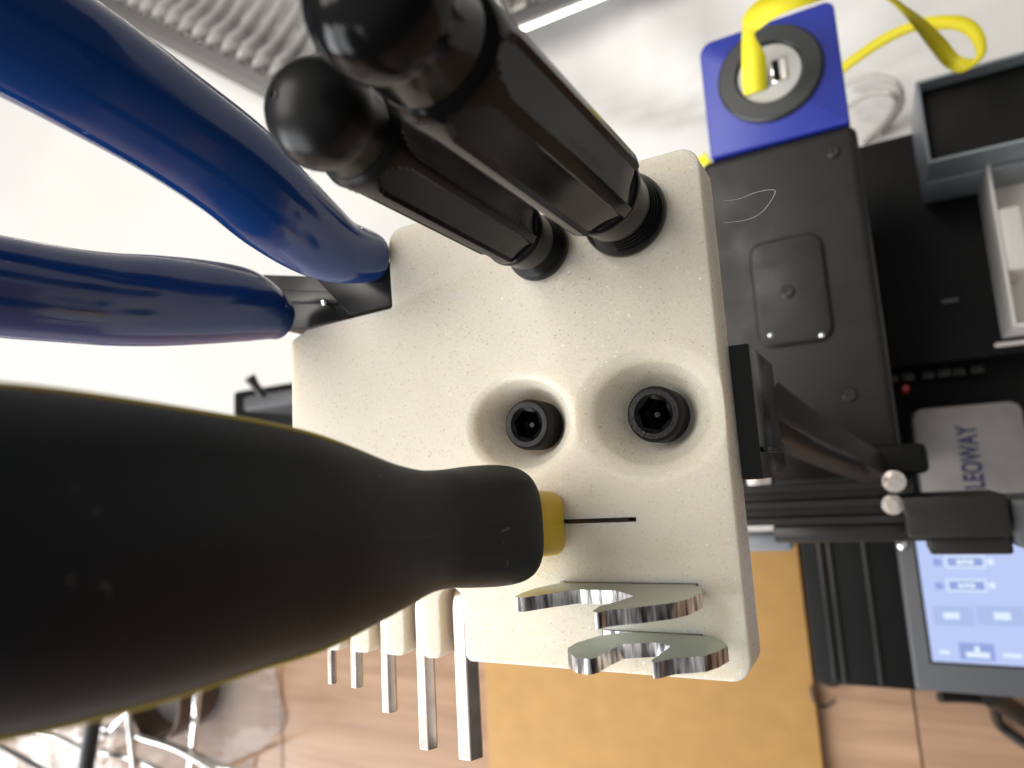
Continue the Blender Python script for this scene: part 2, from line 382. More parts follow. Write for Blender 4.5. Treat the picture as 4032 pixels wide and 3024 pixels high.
sy = W(2360, 2049, PZ).y
def cutbox(x0, x1, y0, y1, z0, z1): cutter(box('cut', x0, x1, y0, y1, z0, z1, DM, bev=0))
cutbox(KB.x - 0.003, W(2505, 2046, PZ).x, sy - 0.00038, sy + 0.00032, PZ - TH - .001, PZ + .001)
SPT = 0.0019
def spx(x, y): return (1700 + 0.6329 * x, 2100 + 0.6329 * y)
YA = W(*spx(1200, 310), PZ).y; YBs = W(*spx(1465, 622), PZ).y
xa0, xa1 = W(*spx(800, 309), PZ).x, W(*spx(1655, 312), PZ).x
xb0, xb1 = W(*spx(1060, 625), PZ).x, W(*spx(1684, 628), PZ).x
cutbox(xa0, xa1, YA - SPT - 0.0001, YA + 0.0001, PZ - TH - .001, PZ + .001)
cutbox(xb0, xb1, YBs - SPT - 0.0001, YBs + 0.0001, PZ - TH - .001, PZ + .001)
for c in cut:
    md = tmp.modifiers.new('b', 'BOOLEAN'); md.operation = 'DIFFERENCE'; md.object = c; md.solver = 'EXACT'
bpy.context.view_layer.update()
dg = bpy.context.evaluated_depsgraph_get()
bme = bpy.data.meshes.new_from_object(tmp.evaluated_get(dg)); bme.name = 'holder_plate'
bpy.data.objects.remove(tmp)
for c in cut: bpy.data.objects.remove(c)
TZ = thing('tool_holder', ((XL + XR) / 2, (YT + YB) / 2, PZ - TH), 'thick off-white printed tool holder plate with comb slots and two countersunk pockets', 'tool holder')
pl = wrap('plate', bme, MAT['holder'], TZ, smooth=38)
# mounting bracket clipped under the plate edge
bz = PZ - TH
bk = W(2900, 1355, bz); bk2 = W(2935, 1890, bz)
br = box('mounting_bracket', XR - 0.012, XR + 0.0030, bk2.y, bk.y, bz - 0.026, bz - 0.0002, MAT['black_satin'], TZ, bev=0.0004)
box('bracket_clip', XR + 0.0031, XR + 0.0040, bk2.y + .004, bk.y - .016, bz - 0.020, bz - 0.0012, MAT['black_satin'], TZ, bev=0.0002)
post = box('mounting_post', XR - 0.030, XR - 0.0122, 0.0, 0.02, 0.302, bz - 0.0002, MAT['black_satin'], TZ, bev=0.0006)

# ================================================================== screwdrivers
def screwdriver(S, base_x, f_hw, n_hw, b_hw, h_hw, t_hw, ball_hw, x_h0, x_h1, x_ball, tilt, label, rot, matl):
    t = thing('screwdriver', (S.x, S.y, PZ), label, 'screwdriver', 'black fluted screwdrivers standing in the holder')
    def rr(x, hw):
        z = zat(S, x); return mm(hw, Vector((S.x, S.y, z))), z
    rf = mm(f_hw, S); rn, _ = rr(x_h0 + 40, n_hw); rb, zb = rr(x_h0, b_hw); rh, zh = rr(x_h0, h_hw); rt, zt = rr(x_h1, t_hw); rbl, zbl = rr(x_ball, ball_hw)
    ax = Vector((0, 0, 1)); base = Vector((S.x, S.y, 0))
    d = Vector(tilt); 
    def shear(o):                        # lean of the tool from its foot
        for v in o.data.vertices:
            k = v.co.z - PZ
            if k > 0: v.co.x += d.x * k; v.co.y += d.y * k
        o.data.update(); return o
    k = (zb - PZ)
    pr = [(rf * .70, PZ + 0.00005), (rf * .90, PZ + k * .03), (rf, PZ + k * .10), (rf * .985, PZ + k * .17), (rf * .90, PZ + k * .23)]
    z = k * .24; rg = rf * .90
    for q in range(4):                   # turned grooves
        pr += [(rg * .955, PZ + z + k * .012), (rg, PZ + z + k * .035), (rg * .985, PZ + z + k * .05)]; z += k * .062; rg *= .975
    pr += [(rn, PZ + k * .52), (rn * .97, PZ + k * .86)]
    shear(lathe('ferrule', pr, S.x, S.y, matl, t, n=56, smooth=50))
    pr = [(rn * .95, PZ + k * .84), (rb * .93, PZ + k * .87), (rb, PZ + k * .93), (rb * .97, PZ + k * 1.0), (rb * .85, PZ + k * 1.03)]
    shear(lathe('bead', pr, S.x, S.y, matl, t, n=56, smooth=60))
    # fluted grip
    rings = []; n = 144; z0 = PZ + k * 1.005; L = zt - z0
    prof = [(0, .80), (.012, .90), (.03, .975), (.05, 1.0)] + [(.05 + .77 * q / 8, 1.0) for q in range(1, 8)] + [(.82 + .012 * q, 1.0) for q in range(0, 10)] + [(.945, 1.0), (.96, .99), (.975, .98), (.99, .95), (1.0, .915), (1.01, .88)]
    for s, m_ in prof:
        ring = []
        rbase = (rh + (rt - rh) * min(s, 1)) * m_
        um = .74                                                # flutes run out in a round scallop near the ball
        if s > .86: um = .74 * math.sqrt(max(0, 1 - ((s - .86) / .105) ** 2))
        for j in range(n):
            a = 2 * math.pi * j / n; ph = ((a + rot) % (math.pi / 3)) / (math.pi / 3)      # 0..1 in a sector
            u = abs(ph - .5) * 2                                                          # 0 mid flute, 1 rib centre
            fac = 1.0
            if um > .02 and u < um: fac = 0.82 + 0.09 * (u / .8) ** 2
            ring.append((S.x + rbase * fac * math.cos(a), S.y + rbase * fac * math.sin(a), z0 + L * s))
        rings.append(ring)
    shear(loft('grip', rings, matl, t, smooth=18))
    # ball shaped end
    zn = z0 + L * 1.008
    pr = [(rt * .87, zn)]
    a0 = math.asin(min(.95, rt * .86 / rbl))
    for q in range(15):
        a = a0 + (math.pi - a0) * q / 14
        pr.append((max(rbl * math.sin(a), 0.00002), zbl - rbl * math.cos(a)))
    shear(lathe('ball_end', pr, S.x, S.y, matl, t, n=56, smooth=60))
    # moulding mark on the crown
    e = Vector((S.x, S.y, zbl)) + Vector((-0.15, -0.05, 0.98)).normalized() * rbl * .99
    shear(lathe('moulding_mark', [(0.0005, -0.0003), (0.0005, 0.00015), (0.0003, 0.0002), (0.00028, -0.0001)], 0, 0, matl, t, n=16, axis=(e - Vector((S.x, S.y, zbl))).normalized(), base=e))
    lathe('shank', [(0.0022, PZ - 0.06), (0.0022, PZ + 0.001)], S.x, S.y, MAT['blade'], t, n=20)
    return t
screwdriver(S1, 2470, 168, 152, 180, 204, 300, 312, 2340, 1692, 1500, (-0.0, -0.030), 'larger glossy black fluted screwdriver with ball end by the plain corner of the holder', 0.80, MAT['black_gloss'])
screwdriver(S2, 2130, 130, 116, 134, 142, 208, 216, 2010, 1398, 1268, (0.0, 0.0), 'smaller satin black fluted screwdriver with ball end beside the blue cutters', 0.55, MAT['black_satin'])

# ================================================================== flush cutters
def grip(name, pts, parent):
    P = catmull(pts, 5); rings = []
    C = [W(p[0], p[1], p[2]) for p in P]; n = 28
    for i, c in enumerate(C):
        t = (C[min(i + 4, len(C) - 1)] - C[max(i - 4, 0)]).normalized()
        v = (c - Vector((0, 0, HC))).normalized()
        s = t.cross(v).normalized(); u = s.cross(t).normalized()
        hw = mm(P[i][3], c)
        ring = []
        for j in range(n):
            a = 2 * math.pi * j / n; ca, sa = math.cos(a), math.sin(a)
            ring.append(c + s * hw * math.copysign(abs(ca) ** .9, ca) + u * hw * P[i][4] * math.copysign(abs(sa) ** .9, sa))
        rings.append(ring)
    return loft(name, rings, MAT['blue'], parent, smooth=70)
G1B, G2B = W(1466, 1010, PZ), W(1112, 1262, PZ)
zc = lambda b, x: zat(G1B if b == 1490 else G2B, x)
CT = thing('flush_cutters', (W(1400, 1190, PZ).x, W(1400, 1190, PZ).y, PZ - 0.03), 'blue handled flush cutters standing in the notch of the holder', 'cutters')
def gpts(B, rows):
    return [(x, y, (PZ + .0003 if k == 0 else zat(B, x)), hw, 0.8 + 0.35 * max(0, 1 - k / 6)) for k, (x, y, hw) in enumerate(rows)]
g1 = gpts(G1B, [(1466, 1012, 62), (1461, 1012, 84), (1452, 1011, 96), (1430, 1008, 105), (1390, 1000, 115), (1320, 982, 132), (1220, 922, 160), (1076, 808, 186), (915, 662, 204), (669, 487, 220), (411, 320, 244), (175, 178, 262), (-110, 15, 285), (-420, -160, 300), (-520, -215, 180)])
grip('grip', g1, CT)
g2 = gpts(G2B, [(1112, 1264, 50), (1107, 1262, 68), (1098, 1258, 80), (1075, 1248, 92), (1030, 1226, 118), (940, 1199, 147), (790, 1190, 167), (606, 1185, 180), (426, 1179, 184), (245, 1161, 189), (0, 1130, 202), (-300, 1085, 215), (-600, 1040, 220), (-720, 1022, 120)])
grip('grip', g2, CT)
def arm(name, pxs, zt, zb, bev=0.0005):
    bm = prism_bm([W(x, y, zt)[:2] for x, y in pxs][::-1], zb, zt, bev=bev, seg=2); return frombm(name, bm, MAT['black_steel'], CT)
arm('arm', [(1225, 1080), (1400, 1000), (1536, 1030), (1541, 1207), (1440, 1228), (1372, 1240)], PZ - 0.0008, PZ - 0.028)
arm('arm', [(1030, 1080), (1290, 1088), (1400, 1215), (1368, 1252), (1215, 1292), (1110, 1300), (1060, 1200)], PZ - 0.006, PZ - 0.030)
bm = prism_bm([W(x, y, PZ - 0.005)[:2] for x, y in [(1060, 1140), (1330, 1150), (1362, 1192), (1100, 1190)]][::-1], PZ - 0.0062, PZ - 0.0045, bev=0.0003); frombm('spring_leaf', bm, MAT['black_steel'], CT)
hp = W(1272, 1188, PZ - 0.0042); lathe('rivet', [(0.0007, PZ - 0.0058), (0.0007, PZ - 0.0044), (0.0003, PZ - 0.0040)], hp.x, hp.y, MAT['chrome'], CT, n=12)
arm('jaw', [(1180, 1150), (1480, 1100), (1500, 1180), (1250, 1240)], PZ - 0.0281, PZ - 0.055)

# ================================================================== scraper / knife with soft-grip handle
KT = thing('scraper', (KB.x, KB.y, PZ), 'scraper with fat black soft-grip handle and yellow collar', 'scraper')
sec = [(1976, 2067, 165), (1966, 2067, 205), (1945, 2067, 226), (1890, 2069, 235), (1800, 2077, 231), (1700, 2083, 229), (1600, 2095, 242), (1475, 2113, 291), (1345, 2121, 351), (1153, 2130, 427), (922, 2138, 484),
       (615, 2161, 557), (307, 2176, 619), (0, 2190, 670), (-350, 2205, 705), (-700, 2215, 690), (-1000, 2225, 560), (-1180, 2230, 300)]
P = catmull(sec, 4); C = [W(p[0], p[1], zat(KB, p[0])) for p in P]
# keep the grip's axis straight in plan: fit from the first and last sections
rings = []; n = 72; seamL = []; seamR = []
for i, c in enumerate(C):
    hw = mm(P[i][2], c)
    ring = []
    for j in range(n):
        a = 2 * math.pi * j / n; e_ = 0.62 + 0.38 * min(1, max(0, (1700 - P[i][0]) / 500)); ca, sa = math.cos(a), math.sin(a)
        ring.append(c + Vector((math.copysign(abs(ca) ** e_, ca) * hw * 0.92, math.copysign(abs(sa) ** e_, sa) * hw, 0)))
    rings.append(ring)
hb = loft('handle', rings, MAT['rubber'], KT, smooth=60)
# mustard core showing as a thin line along both flanks
def sil(x, sgn):                     # the parting line wanders a little round the flank
    T = [(-800, 79, -76), (0, 78, -75), (615, 76, -72.5), (922, 75, -72), (1153, 71, -69.5), (1345, 67.5, -65), (1480, 69, -63)]
    for (x0, a0, b0), (x1, a1, b1) in zip(T, T[1:]):
        if x <= x1: t = max(0, (x - x0) / (x1 - x0)); return (a0 + (a1 - a0) * t) if sgn > 0 else (b0 + (b1 - b0) * t)
    return 69 if sgn > 0 else -63
ir = [i for i in range(len(C)) if -800 < P[i][0] < 1480]
for sgn in (1, -1):
    vs = []; fs = []
    for q, i in enumerate(ir):
        c = C[i]; hw = mm(P[i][2], c); nw = min(1, (q + 1) / 5)
        base_a = math.radians(sil(P[i][0], sgn))          # just past the flank seen from the front
        nw *= 1.0 if sgn > 0 else 0.6
        for da, off in ((-0.06 * nw, -0.0003), (-0.05 * nw, 0.00026), (0.05 * nw, 0.00026), (0.06 * nw, -0.0003)):
            a = base_a + da; vs.append(c + Vector((math.cos(a) * (hw * .92 + off), math.sin(a) * (hw + off), 0)))
    for q in range(len(ir) - 1):
        for k in range(3): a = q * 4 + k; fs.append((a, a + 1, a + 5, a + 4))
    mk('core_line', vs, fs, MAT['seam'], KT, 60)
vs = []; fs = []
for q, i in enumerate(range(4, len(C) - 8)):
    c = C[i]; hw = mm(P[i][2], c); e_ = 0.62 + 0.38 * min(1, max(0, (1700 - P[i][0]) / 500))
    for da, off in ((-.00022, -.0001), (0, .00006), (.00022, -.0001)):
        vs.append(c + Vector((hw * .92 + off, da, 0)))
for q in range(len(vs) // 3 - 1):
    for k in range(2): a = q * 3 + k; fs.append((a, a + 1, a + 4, a + 3))
mk('mould_line', vs, fs, MAT['rubber'], KT, 0)
# collar and blade
rc = mm(122, KB)
cp = round_poly([(KB.x - rc * .8, KB.y - rc), (KB.x + rc * 1.05, KB.y - rc), (KB.x + rc * 1.05, KB.y + rc), (KB.x - rc * .8, KB.y + rc)], rc * .45, 8)
dlean = (C[8] - KB); 
bm = prism_bm(cp, PZ + 0.0004, C[8].z, bev=0.0009, seg=3)
for v in bm.verts: kk = (v.co.z - PZ) / (C[8].z - PZ); v.co.x += dlean.x * kk; v.co.y += dlean.y * kk
frombm('collar', bm, MAT['yellow'], KT, smooth=40)
box('blade', KB.x - 0.002, W(2470, 2046, PZ).x, sy - 0.00025, sy + 0.0002, PZ - 0.03, PZ - 0.0006, MAT['blade'], KT, bev=0)
box('blade_tang', KB.x - 0.002, KB.x + 0.003, sy - 0.00026, sy + 0.00021, PZ - 0.0006, PZ + 0.002, MAT['blade'], KT, bev=0)

# ================================================================== socket cap bolts in the pockets
def bolt(R, top_px, hw, dep, label):
    t = thing('socket_bolt', (R.x, R.y, PZ - dep), label, 'bolt', 'black socket bolts in the holder pockets')
    # axis through the pocket centre, head top where the photo shows it
    zt = min(zat(R, top_px), PZ - 0.0012)
    c = Vector((R.x, R.y, zt)); r = mm(hw, c); ri = r * .60
    n = 48; rings = []
    def circ(rad, z): return [(R.x + rad * math.cos(2 * math.pi * j / n), R.y + rad * math.sin(2 * math.pi * j / n), z) for j in range(n)]
    def hexr(rad, z):
        o = []
        for j in range(n):
            a = 2 * math.pi * j / n + 0.26; k = (a % (math.pi / 3)) - math.pi / 6
            o.append((R.x + rad * math.cos(math.pi / 6) / math.cos(k) * math.cos(a - .26), R.y + rad * math.cos(math.pi / 6) / math.cos(k) * math.sin(a - .26), z))
        return o
    zb = PZ - dep + 0.00005
    rings = [circ(r * 1.0, zb), circ(r * 1.0, zt - r * .22), circ(r * .96, zt - r * .08), circ(r * .88, zt), circ(ri * 1.16, zt), circ(ri * 1.04, zt - r * .06), hexr(ri, zt - r * .12), hexr(ri, zt - r * 1.0), circ(ri * .3, zt - r * 1.25)]
    loft('head', rings, MAT['bolt'], t, smooth=32)
    lathe('socket_pin', [(ri * .26, zt - r * 1.3), (ri * .26, zt - r * .62), (ri * .16, zt - r * .5)], R.x, R.y, MAT['bolt'], t, n=16)
    lathe('shank', [(r * .55, PZ - TH - 0.014), (r * .55, zb)], R.x, R.y, MAT['bolt'], t, n=20)
L1 = 'smaller black socket bolt sunk in the sharp-rimmed pocket near the scraper collar'; L2 = 'larger black socket bolt sunk in the soft-rimmed pocket by the bracket'
bolt(R1, 2072, 101, 0.0081, L1); bolt(R2, 2572, 113, 0.0082, L2)

# ================================================================== hex keys
names = ['thinnest nickel hex key in the comb slots', 'second thinnest nickel hex key in the comb slots', 'middle sized nickel hex key in the comb slots', 'second thickest nickel hex key in the comb slots', 'thickest nickel hex key in the comb slots']
for (af, kx, ke, kb, zc_), lab in zip(kinfo, names):
    t = thing('hex_key', (kx, kb, PZ - TH), lab, 'hex key', 'nickel hex keys hung in the comb slots')
    rc_ = af / math.sqrt(3); br_ = af * 0.9
    path = [(ke, zc_, 0), (ke + (kb - ke) * .5, zc_, 0), (kb - br_ * .0, zc_, 0)]
    pts = [Vector((kx, ke, zc_)), Vector((kx, (ke + kb) / 2, zc_)), Vector((kx, kb, zc_))]
    for q in range(1, 9):
        a = math.pi / 2 * q / 8; pts.append(Vector((kx, kb + br_ * math.sin(a), zc_ - br_ + br_ * math.cos(a))))
    pts.append(Vector((kx, kb + br_, zc_ - 0.045)))
    rings = []
    for i, p in enumerate(pts):
        tg = (pts[min(i + 1, len(pts) - 1)] - pts[max(i - 1, 0)]).normalized(); s = Vector((1, 0, 0)); u = s.cross(tg)
        if i == 0:
            rings.append([p + (s * math.cos(math.pi / 3 * j) + u * math.sin(math.pi / 3 * j)) * rc_ * .86 for j in range(6)]); p = p + Vector((0, af * .06, 0))
        rings.append([p + (s * math.cos(math.pi / 3 * j) + u * math.sin(math.pi / 3 * j)) * rc_ for j in range(6)])
    k = loft('shaft', rings, MAT['nickel'], t, smooth=20)
    bv = k.modifiers.new('bevel', 'BEVEL'); bv.width = af * .04; bv.segments = 2; bv.limit_method = 'ANGLE'; bv.angle_limit = math.radians(40)

# ================================================================== spanners
def spanner(pts, y0, x0, x1, label):
    t = thing('spanner', ((x0 + x1) / 2, y0 - SPT / 2, PZ - TH), label, 'spanner', 'zinc spanners standing in the holder slots')
    pl_ = []
    for x, y in pts:
        p = WY(*spx(x, y), y0); pl_.append((p.x, max(p.z, PZ + 0.0003)))
    e = 0.0002
    pl_ = round_poly(pl_, 0.0006, 4)
    pl_ += [(x1 - e, PZ), (x1 - e, PZ - 0.022), (x0 + e, PZ - 0.022), (x0 + e, PZ)]
    bm = bmesh.new(); vf = [bm.verts.new((a, y0, b)) for a, b in pl_]; vb = [bm.verts.new((a, y0 - SPT, b)) for a, b in pl_]
    ff = bm.faces.new(vf); fb = bm.faces.new(vb[::-1]); n = len(pl_); sides = []
    for i in range(n): sides.append(bm.faces.new((vf[i], vf[(i + 1) % n], vb[(i + 1) % n], vb[i])))
    bmesh.ops.recalc_face_normals(bm, faces=bm.faces)
    for s in sides: s.material_index = 1
    o = frombm('jaw_plate', bm, MAT['zinc'], t, smooth=35); o.data.materials.append(MAT['zinc_edge'])
    for p_ in o.data.polygons: p_.material_index = 0 if abs(p_.normal.y) > .9 else 1
A = [(820, 308), (760, 315), (650, 340), (560, 370), (513, 395), (560, 402), (620, 392), (700, 380), (830, 362), (912, 350), (1148, 355), (1255, 390), (1150, 425), (1050, 450), (1000, 480), (1020, 500), (1080, 480), (1150, 472), (1300, 458), (1500, 432), (1600, 408), (1682, 366), (1670, 335), (1620, 314)]
B = [(1250, 615), (1200, 617), (1050, 635), (900, 680), (848, 712), (845, 738), (900, 775), (985, 783), (1030, 770), (1100, 730), (1190, 690), (1390, 678), (1487, 700), (1430, 745), (1368, 788), (1370, 808), (1420, 798), (1500, 778), (1700, 762), (1780, 735), (1842, 700), (1815, 672), (1755, 645), (1680, 628)]
spanner(A, YA, xa0, xa1, 'zinc open-jaw spanner standing in the slot nearer the scraper')
spanner(B, YBs, xb0, xb1, 'zinc open-jaw spanner standing in the slot at the bright holder edge')

# ================================================================== loose fibre on the holder edge
fp = [(2848, 792), (2900, 785), (2925, 778), (2985, 755), (3047, 748), (3045, 775), (3000, 835), (2940, 865), (2850, 878)]
pts = catmull([tuple(W(x, y, PZ - 0.006)) for x, y in fp], 5)
tag(tube('fibre', pts, 0.000035, MAT['fibre'], n=5), 'thin pale fibre curling off the holder edge', 'fibre')

# ================================================================== power supply box with blue cap
ZB = 0.27
a = W(2757, 150, ZB); b_ = W(3347, 478, ZB); c_ = W(2790, 630, ZB); e_ = W(3530, 1900, ZB)
bx0, bx1 = (a.x + c_.x) / 2, b_.x; by1 = W(3290, -5, ZB).y; byc = (b_.y + c_.y) / 2; by0 = e_.y
PS = thing('power_supply', ((bx0 + bx1) / 2, (by0 + byc) / 2, 0.004), 'charcoal metal power supply case with royal blue end cap beside the printer bed', 'power supply')
pb = box('case', bx0 - 0.005, bx1 + 0.002, by0, byc - 0.0003, 0.006, ZB, MAT['psu'], PS, bev=0.004, seg=4)
# embossed panel
ep = [W(x, y, ZB) for x, y in ((2955, 975), (3235, 900), (3285, 1330), (2985, 1385))]
ex0 = (ep[0].x + ep[3].x) / 2; ex1 = (ep[1].x + ep[2].x) / 2; ey1 = (ep[0].y + ep[1].y) / 2; ey0 = (ep[2].y + ep[3].y) / 2
bm = prism_bm(round_poly([(ex0, ey0), (ex1, ey0), (ex1, ey1), (ex0, ey1)], 0.006, 6), ZB - 0.0005, ZB + 0.0022, bev=0.0016, seg=3); frombm('embossed_panel', bm, MAT['psu'], PS, smooth=50)
def screw(px, py, z, r, parent, m='extrusion', h=0.0012):
    p = W(px, py, z); return lathe('screw', [(r, z - 0.0003), (r, z + h * .6), (r * .8, z + h), (r * .45, z + h), (r * .4, z + h * .3), (0.00002, z + h * .3)], p.x, p.y, MAT[m], parent, n=20)
screw(3100, 1150, ZB + 0.0022, 0.0026, PS); screw(3280, 600, ZB, 0.0024, PS); screw(3345, 1555, ZB, 0.0028, PS)
for px, py in ((3037, 1325), (3238, 1325)): p = W(px, py, ZB); lathe('rivet', [(0.001, ZB + 0.002), (0.001, ZB + 0.0028), (0.0004, ZB + 0.0031)], p.x, p.y, MAT['chrome'], PS, n=12)
cp = round_poly([(bx0, byc), (bx1, byc), (bx1, by1), (bx0, by1)], [0.0008, 0.0008, 0.004, 0.006], 6)
bm = prism_bm(cp, 0.20, ZB + 0.0006, bev=0.0008, seg=2); cap = frombm('end_cap', bm, MAT['blue_print'], PS, smooth=40)
gc = W(3030, 297, ZB); rg = 0.5 * (W(3235, 290, ZB) - W(2830, 300, ZB)).length * 1.0
rg = 0.0215
lathe('grommet_ring', [(rg * .60, ZB + 0.0005), (rg, ZB + 0.0005), (rg, ZB + 0.0022), (rg * .96, ZB + 0.003), (rg * .66, ZB + 0.0032), (rg * .62, ZB + 0.0022), (rg * .60, ZB + 0.0008)], gc.x, gc.y, MAT['ring'], PS, n=64, caps=False)
lathe('grommet_insert', [(0.00002, ZB + 0.0018), (rg * .60, ZB + 0.0018), (rg * .60, ZB + 0.0007)], gc.x, gc.y, MAT['pale_grey'], PS, n=64, caps=False)
u0, u1 = W(3042, 340, ZB), W(3102, 230, ZB)
us = box('usb_socket', u0.x + .0004, u1.x - 0.0006, u0.y, u1.y, ZB + 0.0012, ZB + 0.0024, MAT['chrome'], PS, bev=0.0002)
box('usb_cavity', u0.x + .0010, u0.x + 0.0036, u0.y + .0006, u1.y - .0006, ZB + 0.0014, ZB + 0.0026, MAT['dark'], us, bev=0)
box('usb_tongue', u0.x + .0040, u1.x - 0.0012, u0.y + .0008, u1.y - .0008, ZB + 0.0014, ZB + 0.0027, MAT['white_pl'], us, bev=0)

# yellow strap: one ribbon given by its two edges
def ribbon(name, rows, th, m, parent=None):
    R_ = catmull([tuple(W(*r[0], r[2])) + tuple(W(*r[1], r[2] + r[3])) for r in rows], 6)
    vs = []; n = len(R_)
    for r in R_:
        pa, pb_ = Vector(r[:3]), Vector(r[3:]); vs += [pa, pb_]
    o = mk(name, vs, [(2 * i, 2 * i + 1, 2 * i + 3, 2 * i + 2) for i in range(n - 1)], m, parent, 80)
    sd = o.modifiers.new('thick', 'SOLIDIFY'); sd.thickness = th; sd.offset = 0
    return o
Z = ZB
rows = [((2932, 378), (3018, 352), Z + .0022, 0), ((2922, 330), (3020, 300), Z + .006, 0.0), ((2920, 230), (3012, 215), Z + .014, .0), ((2922, 130), (2972, 140), Z + .024, .004), ((2930, 60), (2995, 110), Z + .032, .004),
        ((3000, -10), (3080, 55), Z + .036, .002), ((3120, -60), (3200, 12), Z + .036, -.002), ((3300, -90), (3320, -20), Z + .03, -.006), ((3450, -60), (3470, -8), Z + .02, -.006), ((3560, 18), (3545, 45), Z + .0, -.004),
        ((3640, 75), (3600, 110), Z - .03, -.004), ((3720, 150), (3660, 190), Z - .05, -.004), ((3775, 215), (3720, 262), Z - .06, -.004), ((3830, 232), (3790, 285), Z - .062, 0), ((3842, 205), (3880, 215), Z - .063, 0), ((3815, 150), (3870, 120), Z - .066, 0),
        ((3760, 118), (3800, 65), Z - .07, 0), ((3690, 118), (3680, 62), Z - .075, 0), ((3620, 118), (3590, 85), Z - .08, 0), ((3500, 168), (3470, 138), Z - .085, 0), ((3345, 272), (3325, 240), Z - .09, 0), ((3250, 360), (3230, 330), Z - .10, 0)]
tag(ribbon('strap', rows, 0.0003, MAT['strap']), 'lemon yellow fabric strap looped out of the blue cap', 'strap')
rows = [((2800, 640), (2770, 600), 0.262, 0), ((2780, 650), (2760, 615), 0.258, 0), ((2740, 665), (2725, 625), 0.25, 0)]
ribbon('strap_end', rows, 0.0008, MAT['strap'], PS)

# ================================================================== printer
PR = thing('printer', (W(3360, 2400, .1).x, W(3360, 2400, .1).y, 0.0), 'black desktop 3D printer with lit touch screen under the tool holder', 'printer')
BT = 0.10
p0, p1, p2 = W(3163, 2150, BT), W(3200, 2692, BT), W(3545, 2715, BT)
base_l = (p0.x + p1.x) / 2; base_f = (p1.y + p2.y) / 2
box('base', base_l, p2.x + .014, base_f, 0.19, 0.016, BT, MAT['dark'], PR, bev=0.002)
for px in (3262, 3300, 3440):                    # grooves of the base profile
    xx = W(px, 2450, BT).x; box('groove_rib', xx - .0012, xx + .0012, base_f + .002, -0.02, BT + 0.0003, BT + 0.0018, MAT['extrusion'], PR, bev=0.0004)
box('base_body', p2.x + .0145, 0.16, -0.045, 0.19, 0.016, 0.086, MAT['dark'], PR, bev=0.002)
for px, py in ((3270, 2690), (3990, 2690)):
    fp_ = W(px, py, 0.02); lathe('foot', [(0.007, 0.0002), (0.009, 0.002), (0.009, 0.012), (0.006, 0.0165)], fp_.x, fp_.y + 0.004, MAT['cable'], PR, n=24)
# heated bed
b0 = W(3385, 575, .12); b1 = W(3560, 1440, .12)
bed = box('heated_bed', bx1 + 0.004, 0.16, b1.y, b0.y, 0.109, 0.12, MAT['dark'], PR, bev=0.001)
for k, px in enumerate((3500, 3560, 3640, 3700, 3760, 3830)):
    q = W(px, 1415 - (px - 3500) * .06, .09); box('bed_connector', q.x - .004, q.x + .0035, b1.y - 0.007, b1.y - 0.0008, 0.0868, 0.098 + 0.002 * (k % 2), MAT['extrusion'], PR, bev=0.0008)
q = W(3740, 1185, .12); box('bed_clip', q.x - .004, q.x + .004, q.y - .001, q.y + .001, 0.1203, 0.1215, MAT['bezel'], PR, bev=0.0003)
q = W(3565, 1530, .11); lathe('red_indicator', [(0.0022, .0868), (0.0022, .112), (0.0015, .1135)], q.x, q.y, MAT['red'], PR, n=16)
q = W(3538, 1432, .11); lathe('screw', [(0.0018, .0868), (0.0018, .1085)], q.x, q.y, MAT['nickel'], PR, n=14)
# gantry beam along x (profile with grooves) and lower rail
gz = 0.30
gy1 = W(3250, 1903, gz).y; gy0 = W(3250, 2135, gz).y; gx1 = W(3960, 2060, gz).x
gx0 = XL + 0.01
def beam(name, y0, y1, z0, z1, x0, x1, parent, m):
    w = (y1 - y0); prof = []
    k = w
    pts = [(y0, z0), (y0, z1), (y0 + .17 * k, z1), (y0 + .21 * k, z1 - .05 * k), (y0 + .21 * k, z1 - .2 * k), (y0 + .38 * k, z1 - .2 * k), (y0 + .38 * k, z1 - .05 * k), (y0 + .42 * k, z1), (y0 + .58 * k, z1), (y0 + .62 * k, z1 - .05 * k), (y0 + .62 * k, z1 - .2 * k), (y0 + .79 * k, z1 - .2 * k), (y0 + .79 * k, z1 - .05 * k), (y0 + .83 * k, z1), (y1, z1), (y1, z0)]
    return loft(name, [[(x0, a, b) for a, b in pts], [(x1, a, b) for a, b in pts]], m, parent, smooth=25)
beam('gantry_beam', gy0 + 0.0062, gy1, gz - 0.02, gz, gx0, W(3573, 2122, gz + .012).x + 0.004, PR, MAT['extrusion'])
box('gantry_rail', XR - 0.02, gx1 - 0.02, gy0 - 0.0005, gy0 + 0.0058, gz - 0.012, gz - 0.004, MAT['extrusion'], PR, bev=0.001)
box('gantry_upright', gx0, gx0 + 0.02, gy0 + 0.0062, gy1, 0.0, gz - 0.0203, MAT['extrusion'], PR, bev=0.001)
box('gantry_upright', 0.085, 0.105, gy0 + 0.0062, gy1, 0.0, gz - 0.0203, MAT['extrusion'], PR, bev=0.001)
q0 = W(3573, 2122, gz + .012); q1 = W(3965, 1940, gz + .012)
cr = box('carriage', q0.x, q1.x, q0.y, q1.y, gz - 0.018, gz + 0.012, MAT['psu'], PR, bev=0.0015)
box('carriage_lip', q0.x + .006, q1.x + .0005, q0.y - 0.006, q0.y - 0.0002, gz - 0.016, gz + 0.004, MAT['extrusion'], cr, bev=0.001)
box('carriage_tab', q0.x - 0.004, q0.x + 0.004, q1.y + .0003, q1.y + 0.004, gz - 0.018, gz + 0.008, MAT['extrusion'], cr, bev=0.0008)
box('carriage_motor', q1.x + .0008, q1.x + 0.05, q0.y - .004, q1.y - .002, gz - 0.03, gz + 0.006, MAT['bezel'], PR, bev=0.002)
